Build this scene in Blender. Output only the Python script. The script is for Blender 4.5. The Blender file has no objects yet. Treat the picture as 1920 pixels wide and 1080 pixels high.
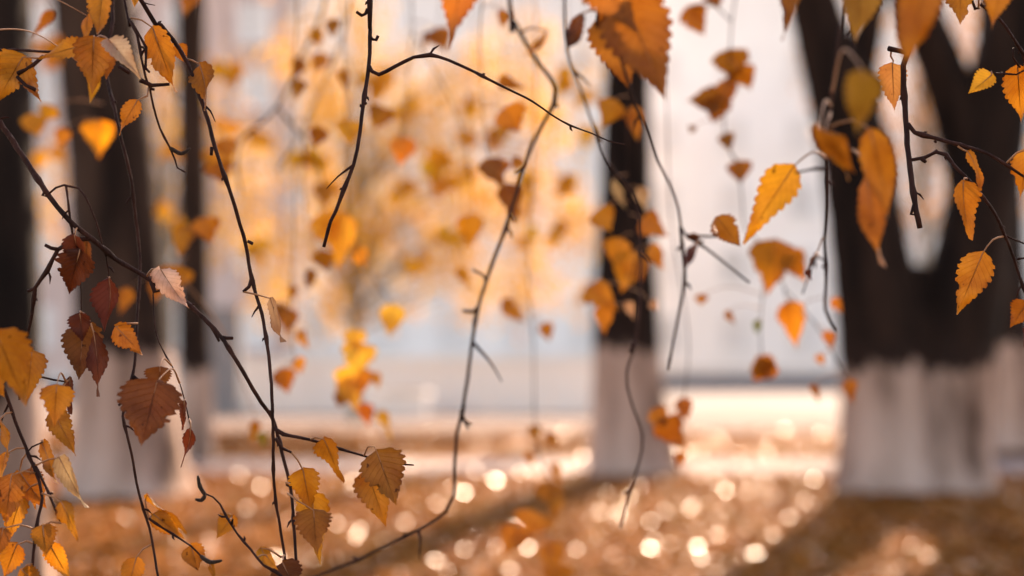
import bpy, math, random
import numpy as np
from mathutils import Vector, Matrix
random.seed(7)
NR = np.random.default_rng(11)
R = math.radians
sc = bpy.context.scene
COL = sc.collection

# ------------------------------------------------------------------ camera, sky, sun, exposure
F = 50.0 / 36.0 * 1920.0                      # focal length in photograph pixels
CAM = Vector((0, 0, 1.1))
TILT = math.atan(125.0 / F)
cd = bpy.data.cameras.new('camera'); cam = bpy.data.objects.new('camera', cd); COL.objects.link(cam)
cam.location = CAM; cam.rotation_euler = (math.pi / 2 + TILT, 0, 0)
cd.lens = 50; cd.sensor_width = 36; cd.clip_start = 0.05; cd.clip_end = 1500
cd.dof.use_dof = True; cd.dof.focus_distance = 1.0; cd.dof.aperture_fstop = 3.1
sc.camera = cam
SUN_AZ, SUN_EL = R(18), R(31)                 # azimuth right of the view direction (+Y)
w = bpy.data.worlds.new('World'); sc.world = w; w.use_nodes = True
nt = w.node_tree; bg = nt.nodes['Background']
sky = nt.nodes.new('ShaderNodeTexSky'); sky.sky_type = 'NISHITA'; sky.sun_disc = False
sky.sun_elevation = SUN_EL; sky.sun_rotation = SUN_AZ
sky.air_density = 1.0; sky.dust_density = 1.0; sky.ozone_density = 1.0
nt.links.new(sky.outputs[0], bg.inputs[0]); bg.inputs[1].default_value = 0.12
sl = bpy.data.lights.new('sun', 'SUN'); sl.energy = 4.5; sl.angle = R(0.5); sl.color = (1, 0.9, 0.78)
so = bpy.data.objects.new('sun', sl); COL.objects.link(so)
sd = Vector((math.sin(SUN_AZ) * math.cos(SUN_EL), math.cos(SUN_AZ) * math.cos(SUN_EL), math.sin(SUN_EL)))
so.rotation_euler = sd.to_track_quat('Z', 'Y').to_euler(); so.location = (0, 0, 30)
sc.view_settings.view_transform = 'Standard'; sc.view_settings.look = 'None'
sc.view_settings.use_white_balance = True; sc.view_settings.white_balance_temperature = 8750; sc.view_settings.white_balance_tint = 24
sc.view_settings.exposure = 2.12; sc.view_settings.gamma = 1.0
sc.render.engine = 'CYCLES'
sc.cycles.use_denoising = True
sc.cycles.max_bounces = 7; sc.cycles.transmission_bounces = 5; sc.cycles.diffuse_bounces = 4
sc.cycles.sample_clamp_indirect = 4.0

# ------------------------------------------------------------------ helpers
FW = Vector((0, math.cos(TILT), math.sin(TILT))); UP = Vector((0, -math.sin(TILT), math.cos(TILT))); RT = Vector((1, 0, 0))
def P(px, py, d):                             # photograph position at depth d metres -> world point
    return CAM + d * (FW + RT * ((px - 960) / F) - UP * ((py - 540) / F))

def lk(n, a, b): n.links.new(a, b)
def mat(name, color=(.5, .5, .5), rough=.8, spec=.3):
    m = bpy.data.materials.new(name); m.use_nodes = True
    b = m.node_tree.nodes['Principled BSDF']
    b.inputs['Base Color'].default_value = (*color, 1); b.inputs['Roughness'].default_value = rough
    b.inputs['Specular IOR Level'].default_value = spec
    return m
def noise_mat(name, c1, c2, scale=6, rough=.85, spec=.25, bump=.3, detail=6, stretch=(1, 1, 1), c3=None, bscale=None, lo=.35, hi=.65):
    m = mat(name, c1, rough, spec); n = m.node_tree; N = n.nodes; b = N['Principled BSDF']
    tc = N.new('ShaderNodeTexCoord'); mp = N.new('ShaderNodeMapping'); mp.inputs['Scale'].default_value = stretch
    no = N.new('ShaderNodeTexNoise'); no.inputs['Scale'].default_value = scale; no.inputs['Detail'].default_value = detail
    cr = N.new('ShaderNodeValToRGB'); cr.color_ramp.elements[0].position = lo; cr.color_ramp.elements[1].position = hi
    cr.color_ramp.elements[0].color = (*c1, 1); cr.color_ramp.elements[1].color = (*c2, 1)
    if c3: e = cr.color_ramp.elements.new((lo + hi) / 2); e.color = (*c3, 1)
    lk(n, tc.outputs['Object'], mp.inputs[0]); lk(n, mp.outputs[0], no.inputs['Vector']); lk(n, no.outputs[0], cr.inputs[0]); lk(n, cr.outputs[0], b.inputs['Base Color'])
    n2 = N.new('ShaderNodeTexNoise'); n2.inputs['Scale'].default_value = bscale or scale * 3; n2.inputs['Detail'].default_value = 5
    bp = N.new('ShaderNodeBump'); bp.inputs['Strength'].default_value = bump; bp.inputs['Distance'].default_value = .02
    lk(n, mp.outputs[0], n2.inputs['Vector']); lk(n, n2.outputs[0], bp.inputs['Height']); lk(n, bp.outputs[0], b.inputs['Normal'])
    return m

def M(n, op, a, b=None, c=None):
    x = n.nodes.new('ShaderNodeMath'); x.operation = op
    for i, v in enumerate((a, b, c)):
        if v is None: continue
        if isinstance(v, (int, float)): x.inputs[i].default_value = v
        else: n.links.new(v, x.inputs[i])
    return x.outputs[0]

def leaf_material():                          # one leaf material; each leaf's own hue is its object colour
    m = bpy.data.materials.new('birch_leaf'); m.use_nodes = True; n = m.node_tree; N = n.nodes; N.clear()
    out = N.new('ShaderNodeOutputMaterial'); oi = N.new('ShaderNodeObjectInfo')
    uv = N.new('ShaderNodeUVMap'); sp = N.new('ShaderNodeSeparateXYZ'); lk(n, uv.outputs[0], sp.inputs[0])
    u = M(n, 'ABSOLUTE', M(n, 'MULTIPLY', M(n, 'SUBTRACT', sp.outputs[0], .5), 2.0)); v = sp.outputs[1]
    mid = M(n, 'SUBTRACT', 1.0, M(n, 'SMOOTH_MIN', M(n, 'MULTIPLY', u, 26.0), 1.0, 0.1))
    fr = M(n, 'FRACT', M(n, 'SUBTRACT', M(n, 'MULTIPLY', v, 9.5), M(n, 'MULTIPLY', u, 2.6)))
    lat = M(n, 'SUBTRACT', 1.0, M(n, 'SMOOTH_MIN', M(n, 'MULTIPLY', M(n, 'ABSOLUTE', M(n, 'SUBTRACT', fr, .5)), 9.0), 1.0, 0.1))
    vein = M(n, 'MAXIMUM', mid, M(n, 'MULTIPLY', lat, .55))
    tc = N.new('ShaderNodeTexCoord')
    def noise(s, d=4):
        o = N.new('ShaderNodeTexNoise'); o.inputs['Scale'].default_value = s; o.inputs['Detail'].default_value = d
        ad = N.new('ShaderNodeVectorMath'); ad.operation = 'ADD'; lk(n, tc.outputs['Object'], ad.inputs[0])
        cb = N.new('ShaderNodeCombineXYZ'); lk(n, M(n, 'MULTIPLY', oi.outputs['Random'], 37.0), cb.inputs[0]); lk(n, cb.outputs[0], ad.inputs[1])
        lk(n, ad.outputs[0], o.inputs['Vector']); return o.outputs[0]
    blot = noise(45); fine = noise(420, 2); spot = noise(160, 2)
    def mix(f, a, b, blend='MIX'):
        x = N.new('ShaderNodeMix'); x.data_type = 'RGBA'; x.blend_type = blend
        if isinstance(f, (int, float)): x.inputs[0].default_value = f
        else: lk(n, f, x.inputs[0])
        for i, c in ((6, a), (7, b)):
            if isinstance(c, tuple): x.inputs[i].default_value = (*c, 1)
            else: lk(n, c, x.inputs[i])
        return x.outputs[2]
    def mr(x, a, b, c, d):
        q = N.new('ShaderNodeMapRange'); lk(n, x, q.inputs[0])
        for i, k in enumerate((a, b, c, d)): q.inputs[i + 1].default_value = k
        return q.outputs[0]
    c = oi.outputs['Color']
    c = mix(mr(blot, .42, .68, 0, .75), c, mix(1.0, c, (.62, .42, .3), 'MULTIPLY'))
    c = mix(mr(fine, .3, .7, 0, .35), c, mix(1.0, c, (.75, .7, .6), 'MULTIPLY'))
    rim = M(n, 'MULTIPLY', mr(u, .8, 1.0, 0, 1), mr(blot, .4, .6, .15, 1))
    c = mix(M(n, 'MULTIPLY', rim, .55), c, mix(1.0, c, (.45, .28, .2), 'MULTIPLY'))
    c = mix(mr(spot, .69, .74, 0, .85), c, mix(1.0, c, (.22, .13, .1), 'MULTIPLY'))
    c = mix(M(n, 'MULTIPLY', vein, .6), c, mix(1.0, c, (.5, .36, .3), 'MULTIPLY'))
    b = N.new('ShaderNodeBsdfPrincipled'); b.inputs['Roughness'].default_value = .42; b.inputs['Specular IOR Level'].default_value = .25
    lk(n, c, b.inputs['Base Color'])
    bp = N.new('ShaderNodeBump'); bp.inputs['Strength'].default_value = .55; bp.inputs['Distance'].default_value = .0012
    h = M(n, 'ADD', M(n, 'MULTIPLY', vein, -1.0), M(n, 'MULTIPLY', fine, .5)); lk(n, h, bp.inputs['Height']); lk(n, bp.outputs[0], b.inputs['Normal'])
    t = N.new('ShaderNodeBsdfTranslucent'); lk(n, mix(1.0, c, (1.0, .92, .7), 'MULTIPLY'), t.inputs[0])
    ms = N.new('ShaderNodeMixShader'); ms.inputs[0].default_value = .58
    lk(n, b.outputs[0], ms.inputs[1]); lk(n, t.outputs[0], ms.inputs[2]); lk(n, ms.outputs[0], out.inputs[0])
    return m
def crown_material(name, cols, trans=.5, rough=.5, spec=.4):   # many small leaves: hue from each leaf's own island
    m = bpy.data.materials.new(name); m.use_nodes = True; n = m.node_tree; N = n.nodes; N.clear()
    out = N.new('ShaderNodeOutputMaterial'); g = N.new('ShaderNodeNewGeometry'); cr = N.new('ShaderNodeValToRGB')
    cr.color_ramp.interpolation = 'LINEAR'
    while len(cr.color_ramp.elements) < len(cols): cr.color_ramp.elements.new(.5)
    for i, c in enumerate(cols): cr.color_ramp.elements[i].position = i / (len(cols) - 1); cr.color_ramp.elements[i].color = (*c, 1)
    lk(n, g.outputs['Random Per Island'], cr.inputs[0])
    b = N.new('ShaderNodeBsdfPrincipled'); b.inputs['Roughness'].default_value = rough; b.inputs['Specular IOR Level'].default_value = spec
    t = N.new('ShaderNodeBsdfTranslucent'); lk(n, cr.outputs[0], b.inputs['Base Color']); lk(n, cr.outputs[0], t.inputs[0])
    ms = N.new('ShaderNodeMixShader'); ms.inputs[0].default_value = trans
    lk(n, b.outputs[0], ms.inputs[1]); lk(n, t.outputs[0], ms.inputs[2]); lk(n, ms.outputs[0], out.inputs[0])
    return m

MAT = {}
MAT['leaf'] = leaf_material()
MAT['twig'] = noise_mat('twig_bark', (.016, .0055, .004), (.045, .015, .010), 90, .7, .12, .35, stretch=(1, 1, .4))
MAT['stalk'] = mat('leaf_stalk', (.28, .11, .04), .5, .4)
MAT['catkin'] = noise_mat('catkin', (.03, .015, .01), (.08, .04, .02), 500, .7, .3, .8)
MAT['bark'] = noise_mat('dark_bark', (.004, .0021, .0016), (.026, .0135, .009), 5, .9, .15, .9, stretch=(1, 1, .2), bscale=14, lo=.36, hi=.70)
MAT['hazed_bark'] = noise_mat('hazed_bark', (.010, .0055, .004), (.055, .031, .021), 5, .9, .15, .9, stretch=(1, 1, .2), bscale=14, lo=.36, hi=.70)  # dark bark lightened: a veil of haze put into its colour
MAT['white_bark'] = noise_mat('birch_bark', (.6, .57, .52), (.12, .1, .09), 5, .7, .3, .3, stretch=(.4, .4, 3), lo=.5, hi=.7)
def limewash():                               # worn lime paint; its brushed upper edge lies at the height kept in the object's colour
    m = noise_mat('limewash', (.44, .32, .26), (.06, .033, .022), 2.6, .9, .15, .9, stretch=(1.3, 1.3, .3), c3=(.31, .215, .17), bscale=22, lo=.38, hi=.70)
    n = m.node_tree; N = n.nodes; b = N['Principled BSDF']; old = b.inputs['Base Color'].links[0].from_socket
    tc = next(q for q in N if q.type == 'TEX_COORD'); sp = N.new('ShaderNodeSeparateXYZ'); lk(n, tc.outputs['Object'], sp.inputs[0])
    oi = N.new('ShaderNodeObjectInfo'); sc_ = N.new('ShaderNodeSeparateColor'); lk(n, oi.outputs['Color'], sc_.inputs[0])
    mp = N.new('ShaderNodeMapping'); mp.inputs['Scale'].default_value = (1, 1, .25); lk(n, tc.outputs['Object'], mp.inputs[0])
    no = N.new('ShaderNodeTexNoise'); no.inputs['Scale'].default_value = 9; no.inputs['Detail'].default_value = 5; lk(n, mp.outputs[0], no.inputs['Vector'])
    d = M(n, 'ADD', M(n, 'SUBTRACT', sp.outputs[2], M(n, 'MULTIPLY', sc_.outputs[0], 2.0)), M(n, 'MULTIPLY', M(n, 'SUBTRACT', no.outputs[0], .5), .45))
    q = N.new('ShaderNodeMapRange'); lk(n, d, q.inputs[0]); q.inputs[1].default_value = -.02; q.inputs[2].default_value = .04
    x = N.new('ShaderNodeMix'); x.data_type = 'RGBA'; lk(n, q.outputs[0], x.inputs[0]); lk(n, old, x.inputs[6]); x.inputs[7].default_value = (.018, .010, .0075, 1); lk(n, x.outputs[2], b.inputs['Base Color'])
    return m
MAT['limewash'] = limewash()
MAT['slim_bark'] = noise_mat('slim_grey_bark', (.16, .15, .12), (.30, .27, .22), 9, .85, .2, .4, stretch=(1, 1, .3))

def mesh_obj(name, verts, faces, material, parent=None, origin=None, smooth=True, uvs=None):
    me = bpy.data.meshes.new(name)
    if origin is not None: verts = [(v[0] - origin[0], v[1] - origin[1], v[2] - origin[2]) for v in verts]
    me.from_pydata([tuple(v) for v in verts], [], faces)
    if smooth: me.polygons.foreach_set('use_smooth', [True] * len(me.polygons))
    if uvs is not None:
        l = me.uv_layers.new(name='UVMap'); idx = np.empty(len(me.loops), dtype=np.int32); me.loops.foreach_get('vertex_index', idx)
        l.data.foreach_set('uv', np.asarray(uvs, dtype=np.float32)[idx].ravel())
    mats = material if isinstance(material, (list, tuple)) else [material]
    for k in mats: me.materials.append(k)
    o = bpy.data.objects.new(name, me); COL.objects.link(o)
    if parent is not None: o.parent = parent
    return o
def tag(o, label=None, cat=None, group=None, kind=None):
    if label: o['label'] = label
    if cat: o['category'] = cat
    if group: o['group'] = group
    if kind: o['kind'] = kind
    return o
def empty(name, loc):
    o = bpy.data.objects.new(name, None); COL.objects.link(o); o.location = loc; o.empty_display_size = .05; return o

def smooth_path(pts, step, cap=24):                   # Catmull-Rom through points, returns points and parameter 0..1
    pts = [Vector(p) for p in pts]
    if len(pts) == 2: pts = [pts[0], (pts[0] + pts[1]) / 2, pts[1]]
    ext = [2 * pts[0] - pts[1]] + pts + [2 * pts[-1] - pts[-2]]
    out = []
    for i in range(1, len(ext) - 2):
        a, b, c, d = ext[i - 1], ext[i], ext[i + 1], ext[i + 2]
        k = max(1, min(cap, int((c - b).length / step)))
        for j in range(k):
            t = j / k
            out.append(.5 * ((2 * b) + (c - a) * t + (2 * a - 5 * b + 4 * c - d) * t * t + (3 * b - a - 3 * c + d) * t ** 3))
    out.append(pts[-1].copy())
    return out
def tube(pts, rad, sides=7, cap=True, flat=None):    # verts, faces
    V, Fc = [], []; n = len(pts)
    if callable(rad): rad = [rad(i / (n - 1)) for i in range(n)]
    t0 = (pts[1] - pts[0]).normalized(); ref = Vector((1, 0, 0)) if abs(t0.x) < .9 else Vector((0, 1, 0))
    nrm = (ref - t0 * ref.dot(t0)).normalized()
    for i in range(n):
        t = (pts[min(i + 1, n - 1)] - pts[max(i - 1, 0)]).normalized()
        nrm = (nrm - t * nrm.dot(t)).normalized(); bn = t.cross(nrm)
        for k in range(sides):
            a = 2 * math.pi * k / sides; V.append(pts[i] + (nrm * math.cos(a) + bn * math.sin(a)) * rad[i])
    for i in range(n - 1):
        for k in range(sides):
            a = i * sides + k; b = i * sides + (k + 1) % sides; Fc.append((a, b, b + sides, a + sides))
    if cap: Fc.append(tuple(range(sides - 1, -1, -1))); Fc.append(tuple(range((n - 1) * sides, n * sides)))
    return V, Fc
def join(parts):
    V, Fc = [], []
    for v, f in parts:
        o = len(V); V += list(v); Fc += [tuple(i + o for i in q) for q in f]
    return V, Fc
def box(x0, y0, z0, x1, y1, z1):
    v = [(x, y, z) for z in (z0, z1) for y in (y0, y1) for x in (x0, x1)]
    f = [(0, 2, 3, 1), (4, 5, 7, 6), (0, 1, 5, 4), (2, 6, 7, 3), (0, 4, 6, 2), (1, 3, 7, 5)]
    return v, f

# ------------------------------------------------------------------ ground, path, pavement
MAT['ground'] = noise_mat('leafy_soil', (.11, .045, .014), (.22, .10, .03), 1.3, .95, .1, .6, c3=(.15, .085, .025), bscale=40)
MAT['pave'] = noise_mat('pavement_slabs', (.12, .092, .08), (.17, .132, .116), 1.2, .9, .05, .2, bscale=40)
MAT['path'] = noise_mat('pale_path', (.22, .19, .18), (.31, .275, .262), 1.1, .9, .04, .15, bscale=60)
MAT['road'] = noise_mat('worn_asphalt', (.125, .11, .102), (.19, .17, .158), .35, .85, .06, .25, bscale=50)
MAT['kerb'] = noise_mat('kerb_stone', (.18, .16, .15), (.26, .24, .22), 8, .8, .3, .3)
def sheet(name, x0, x1, y0, y1, z, m, nx=1, ny=1):
    V = [(x0 + (x1 - x0) * i / nx, y0 + (y1 - y0) * j / ny, z) for j in range(ny + 1) for i in range(nx + 1)]
    Fc = [(j * (nx + 1) + i, j * (nx + 1) + i + 1, (j + 1) * (nx + 1) + i + 1, (j + 1) * (nx + 1) + i) for j in range(ny) for i in range(nx)]
    return mesh_obj(name, V, Fc, m, smooth=False)
tag(sheet('ground', -400, 400, -300, 700, 0, MAT['ground']), kind='structure')
tag(sheet('footpath', -40, 40, 13.15, 15.0, .006, MAT['path']), kind='structure')
tag(sheet('pavement', -60, 60, 20.28, 25.6, .024, MAT['pave']), kind='structure')
tag(sheet('road', -90, 90, 25.7, 74.0, .008, MAT['road']), kind='structure')
for nm, y in (('pavement_kerb', 20.14), ('road_kerb', 25.58)):
    kr = empty(nm, (0, y, 0)); tag(kr, kind='structure')
    v, f = box(-.49, 0, -.05, .49, .14, .034); me = mesh_obj('kerb_stone', v, f, MAT['kerb'], kr, smooth=False)
    me.location = (-12, 0, 0)
    for k in range(1, 25):
        c = me.copy(); COL.objects.link(c); c.parent = kr; c.location = (-12 + k, 0, random.uniform(-.004, .004))

# ------------------------------------------------------------------ buildings behind
MAT['plaster'] = noise_mat('pale_plaster', (.84, .78, .73), (.89, .84, .79), .4, .9, .2, .1)
MAT['pink'] = noise_mat('pinkish_plaster', (.56, .40, .35), (.64, .47, .41), .7, .9, .2, .1)
MAT['white'] = noise_mat('white_trim', (.76, .75, .73), (.82, .81, .80), 2, .7, .3, .05)
MAT['plinth'] = noise_mat('grey_plinth', (.58, .53, .49), (.66, .61, .57), 2, .9, .2, .2)
MAT['door'] = noise_mat('grey_door', (.16, .16, .17), (.20, .20, .21), 3, .5, .4, .05)
MAT['roof'] = noise_mat('roof_sheet', (.30, .28, .27), (.38, .35, .33), 2, .6, .4, .1)
MAT['glass'] = mat('window_glass', (.58, .54, .51), .3, .4)
MAT['blind'] = mat('window_blind', (.74, .68, .63), .8, .2)
def building(label, x0, x1, y, h, depth, wall_m, wins, gf=None, doors=(), eave=.25):
    t = empty('building', (x0, y, 0)); tag(t, label, 'building'); O = (x0, y, 0)
    mesh_obj('wall', *box(x0, y, 0, x1, y + depth, h), wall_m, t, O, False)
    mesh_obj('roof', *box(x0 - .3, y - eave, h, x1 + .3, y + depth + .3, h + .22), MAT['roof'], t, O, False)
    mesh_obj('cornice', *box(x0 - .1, y - .14, h - .28, x1 + .1, y - .002, h - .002), MAT['white'], t, O, False)
    mesh_obj('plinth', *box(x0 - .02, y - .06, 0, x1 + .02, y - .003, .38), MAT['plinth'], t, O, False)
    if gf: mesh_obj('ground_floor_panel', *box(x0, y - .03, .381, x1, y - .002, gf), MAT['white'], t, O, False)
    for (wx, wz, ww, wh, bl) in wins:
        fr = join([box(wx, y - .09, wz, wx + .07, y - .031, wz + wh), box(wx + ww - .07, y - .09, wz, wx + ww, y - .031, wz + wh),
                   box(wx + .07, y - .09, wz, wx + ww - .07, y - .031, wz + .07), box(wx + .07, y - .09, wz + wh - .07, wx + ww - .07, y - .031, wz + wh),
                   box(wx + ww / 2 - .03, y - .085, wz + .07, wx + ww / 2 + .03, y - .032, wz + wh - .07)])
        wo = mesh_obj('window', *fr, MAT['white'], t, O, False)
        mesh_obj('pane', *box(wx + .07, y - .055, wz + .07, wx + ww - .07, y - .04, wz + wh - .07), MAT['blind' if bl else 'glass'], wo, O, False)
        mesh_obj('sill', *box(wx - .06, y - .15, wz - .06, wx + ww + .06, y - .032, wz - .002), MAT['white'], wo, O, False)
    for (dx, dw, dh) in doors:
        d = mesh_obj('door', *box(dx, y - .1, .012, dx + dw, y - .061, dh), MAT['door'], t, O, False)
        mesh_obj('handle', *join([box(dx + dw - .12, y - .15, .95, dx + dw - .09, y - .101, 1.1)]), MAT['white'], d, O, False)
        mesh_obj('frame', *join([box(dx - .08, y - .12, .012, dx - .002, y - .061, dh + .08), box(dx + dw + .002, y - .12, .012, dx + dw + .08, y - .061, dh + .08), box(dx - .002, y - .12, dh + .002, dx + dw + .002, y - .061, dh + .08)]), MAT['white'], d, O, False)
    return t
def grid_wins(x0, x1, dx, zs, w_, h_): return [(x, z, w_, h_, (i * 7 + j * 3) % 5 != 0) for j, z in enumerate(zs) for i, x in enumerate(np.arange(x0, x1, dx))]
building('tall pinkish plaster building with rows of windows beyond the road', -30, -9.205, 57, 16.2, 12, MAT['pink'], grid_wins(-28.5, -10.5, 2.9, (1.4, 4.6, 7.8, 11.0, 13.7), 1.4, 1.6))
building('middle building of pale plaster beside the pinkish one', -9.2, 4.6, 58, 16.4, 10, MAT['plaster'], grid_wins(-8.4, 4, 2.7, (1.4, 5.0, 8.4, 11.8), 1.2, 1.8))
building('tall pale cream plaster building behind the straight and forked trees', 5.9, 46, 75, 21, 12, MAT['plaster'], grid_wins(7.4, 45, 3.6, (1.4, 4.9, 8.4, 11.9, 15.4), 1.4, 1.8))

# ------------------------------------------------------------------ planter and cabinet on the pavement
MAT['rim'] = mat('steel', (.5, .5, .52), .35, .5)
lw = empty('low_wall', (-2.6, 26.3, 0)); tag(lw, 'low pale plastered boundary wall along the road behind the pavement', 'wall')
for k in range(8):
    x0 = -4.3 + k * 1.08
    mesh_obj('wall_panel', *box(x0 + .006, 0, 0, x0 + 1.068, .2, .98), MAT['plaster'], lw, smooth=False)
    mesh_obj('coping_slab', *box(x0 + .004, -.04, .982, x0 + 1.07, .24, 1.05), MAT['white'], lw, smooth=False)
pl = empty('planter', (-1.9, 24.9, .024)); tag(pl, 'white square concrete planter standing on the far pavement', 'planter')
mesh_obj('tub', *join([box(-.42, -.35, 0, .42, .35, .34), box(-.48, -.41, .34, .48, .41, .42)]), MAT['white'], pl, smooth=False)
cb = empty('utility_cabinet', (-5.05, 25.1, .024)); tag(cb, 'tall grey metal utility cabinet standing at the kerb by the slim tree', 'cabinet')
mesh_obj('housing', *join([box(-.28, -.2, .08, .28, .2, 1.85), box(-.31, -.23, 1.85, .31, .23, 1.91), box(-.3, -.22, 0, .3, .22, .08)]), MAT['door'], cb, smooth=False)
mesh_obj('door', *box(-.24, -.225, .14, .24, -.201, 1.78), MAT['door'], cb, smooth=False)
mesh_obj('handle', *box(.15, -.26, .95, .18, -.226, 1.12), MAT['rim'], cb, smooth=False)
mesh_obj('soil', *box(-.38, -.31, .42, .38, .31, .44), MAT['ground'], pl, smooth=False)

# ------------------------------------------------------------------ trees
def rough_trunk(pts, rads, sides=22, seed=0, amp=.05, step=.07, flute=0):
    rr = random.Random(seed); ph = [rr.uniform(0, 6.28) for _ in range(6)]
    path = smooth_path(pts, step); n = len(path)
    cum = [0]
    for i in range(1, n): cum.append(cum[-1] + (path[i] - path[i - 1]).length)
    tot = cum[-1]; zs = np.linspace(0, 1, len(rads))
    V, Fc = [], []
    for i in range(n):
        s = cum[i] / tot; rad = float(np.interp(s, zs, rads)); t = (path[min(i + 1, n - 1)] - path[max(i - 1, 0)]).normalized()
        x = Vector((1, 0, 0)); x = (x - t * x.dot(t)).normalized(); yv = t.cross(x)
        for k in range(sides):
            a = 6.28318 * k / sides
            q = 1 + amp * (math.sin(3 * a + ph[0] + s * 2) * .6 + math.sin(5 * a + ph[1] - s * 5) * .5 + math.sin(9 * a + ph[2] + s * 9) * .35 + rr.uniform(-.35, .35))
            if flute: fz = math.exp(-max(0, path[i].z) / .13); q += fz * (.16 + .16 * math.sin(5 * a + ph[3]) + .08 * math.sin(8 * a + ph[4]))
            V.append(path[i] + (x * math.cos(a) + yv * math.sin(a)) * rad * q)
    for i in range(n - 1):
        for k in range(sides):
            a = i * sides + k; b = i * sides + (k + 1) % sides; Fc.append((a, b, b + sides, a + sides))
    Fc.append(tuple(range((n - 1) * sides, n * sides)))
    return V, Fc
def split_at(V, Fc, zcut, seed):              # lower painted faces / upper bark faces, ragged line
    rr = random.Random(seed); ph = rr.uniform(0, 6)
    lo, hi = [], []
    for q in Fc:
        c = sum((Vector(V[i]) for i in q), Vector()) / len(q)
        (lo if c.z < zcut + .03 * math.sin(c.x * 6 + ph) + rr.uniform(-.01, .01) else hi).append(q)
    def compact(fs):
        ids = sorted({i for q in fs for i in q}); mp = {k: j for j, k in enumerate(ids)}
        return [V[i] for i in ids], [tuple(mp[i] for i in q) for q in fs]
    return compact(lo), compact(hi)
def leaf_cloud(centers, per, spread, size, seed, droop=.5, shape='clump'):
    rr = np.random.default_rng(seed); V = []; Fc = []
    for c in centers:
        for _ in range(per):
            p = np.array(c[:3]) + rr.normal(0, 1, 3) * np.array(spread)
            ax = rr.normal(0, 1, 3); ax[2] -= droop * 2; ax /= np.linalg.norm(ax)
            s = np.cross(ax, rr.normal(0, 1, 3)); s /= np.linalg.norm(s) + 1e-9; nn = np.cross(ax, s)
            L = size * rr.uniform(.7, 1.25); W = L * rr.uniform(.32, .42); o = len(V)
            V += [tuple(p), tuple(p + ax * L * .3 + s * W + nn * L * .06), tuple(p + ax * L * .35), tuple(p + ax * L * .3 - s * W + nn * L * .06), tuple(p + ax * L)]
            Fc += [(o, o + 1, o + 2), (o, o + 2, o + 3), (o + 1, o + 4, o + 2), (o + 2, o + 4, o + 3)]
    return V, Fc
MAT['crown_orange'] = crown_material('autumn_crown', [(.30, .10, .015), (.44, .18, .025), (.50, .25, .04), (.36, .13, .015)])
MAT['crown_yellow'] = crown_material('yellow_crown', [(.50, .22, .012), (.62, .36, .03), (.56, .29, .018), (.44, .16, .01)], .55)
def G(px, D): return (px - 960) / F * D
def big_tree(label, base, stems, wash, crown, group='whitewashed street trees', flute=.12, seed=1, bark='bark'):
    t = empty('tree', base); tag(t, label, 'tree', group); O = base
    for k, (pts, rads) in enumerate(stems):
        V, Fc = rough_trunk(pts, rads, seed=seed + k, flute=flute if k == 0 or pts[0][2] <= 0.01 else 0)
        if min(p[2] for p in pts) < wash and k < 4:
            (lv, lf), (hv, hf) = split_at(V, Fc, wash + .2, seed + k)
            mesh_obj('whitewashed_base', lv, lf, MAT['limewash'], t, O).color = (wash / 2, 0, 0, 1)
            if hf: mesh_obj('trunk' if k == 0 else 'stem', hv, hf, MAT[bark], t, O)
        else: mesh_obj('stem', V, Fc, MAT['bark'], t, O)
    if crown:
        cx, cy, cz, rx, rz, nc = crown; rr = random.Random(seed * 7); cs = []; limbs = []
        top = Vector(stems[0][0][-1])
        for i in range(nc):
            a = rr.uniform(0, 6.28); q = math.sqrt(rr.random()); zz = rr.uniform(-1, 1)
            c = Vector((cx + math.cos(a) * q * rx, cy + math.sin(a) * q * rx, cz + zz * rz * math.sqrt(max(.05, 1 - q * q * .8)))); cs.append(c)
            if i % 4 == 0:
                s = Vector(rr.choice([q for q in stems if q[0][-1][2] > 3.5])[0][-1]); mid = (s + c) / 2 + Vector((0, 0, .3))
                limbs.append(tube(smooth_path([s, mid, c], .4), lambda u: .07 * (1 - u) + .012, 6))
        mesh_obj('limb', *join(limbs), MAT['bark'], t, O)
        mesh_obj('crown', *leaf_cloud(cs, 60, (.42, .42, .32), .10, seed), MAT['crown_orange'], t, O, False)
    return t
def TP(px, py, D):                            # a trunk axis point seen at that place, D metres out
    p = P(px, py, D); return (p.x, p.y, max(p.z, 0.0))
def axis(D, base_px, rest): return [(G(base_px, D), D, 0.0)] + [TP(a, b, D) for a, b in rest]
# far-left near trunk
D = 6.0
big_tree('nearly black tree trunk cut by the left edge, its foot grey with old limewash', (G(-62, D), D, 0),
         [(axis(D, -54, [(-54, 900), (-54, 600), (-60, 300), (-66, 0), (-80, -400), (-80, -900)]), [.34, .29, .275, .27, .26, .25, .22])], .93, (-2.4, 5.5, 6.3, 1.8, 1.5, 26), seed=3)
D = 11.07
big_tree('thick dark tree leaning left, limewashed foot, beside a slimmer tree', (G(243, D), D, 0),
         [(axis(D, 243, [(240, 800), (232, 600), (218, 350), (190, 120), (175, 0), (150, -250), (140, -500)]), [.46, .38, .35, .33, .33, .31, .29, .25])], 1.10, (-3.6, 11.2, 6.8, 2.2, 1.7, 34), seed=5, bark='hazed_bark')
D = 15.0
big_tree('slim dark tree with pale brown limewashed foot behind the thick leaning tree', (G(368, D), D, 0),
         [(axis(D, 368, [(366, 780), (364, 600), (362, 300), (358, 0), (355, -250)]), [.19, .17, .16, .15, .145, .13])], .94, (-3.4, 15.3, 7.2, 1.8, 1.5, 22), seed=8, bark='hazed_bark')
D = 13.0
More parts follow.
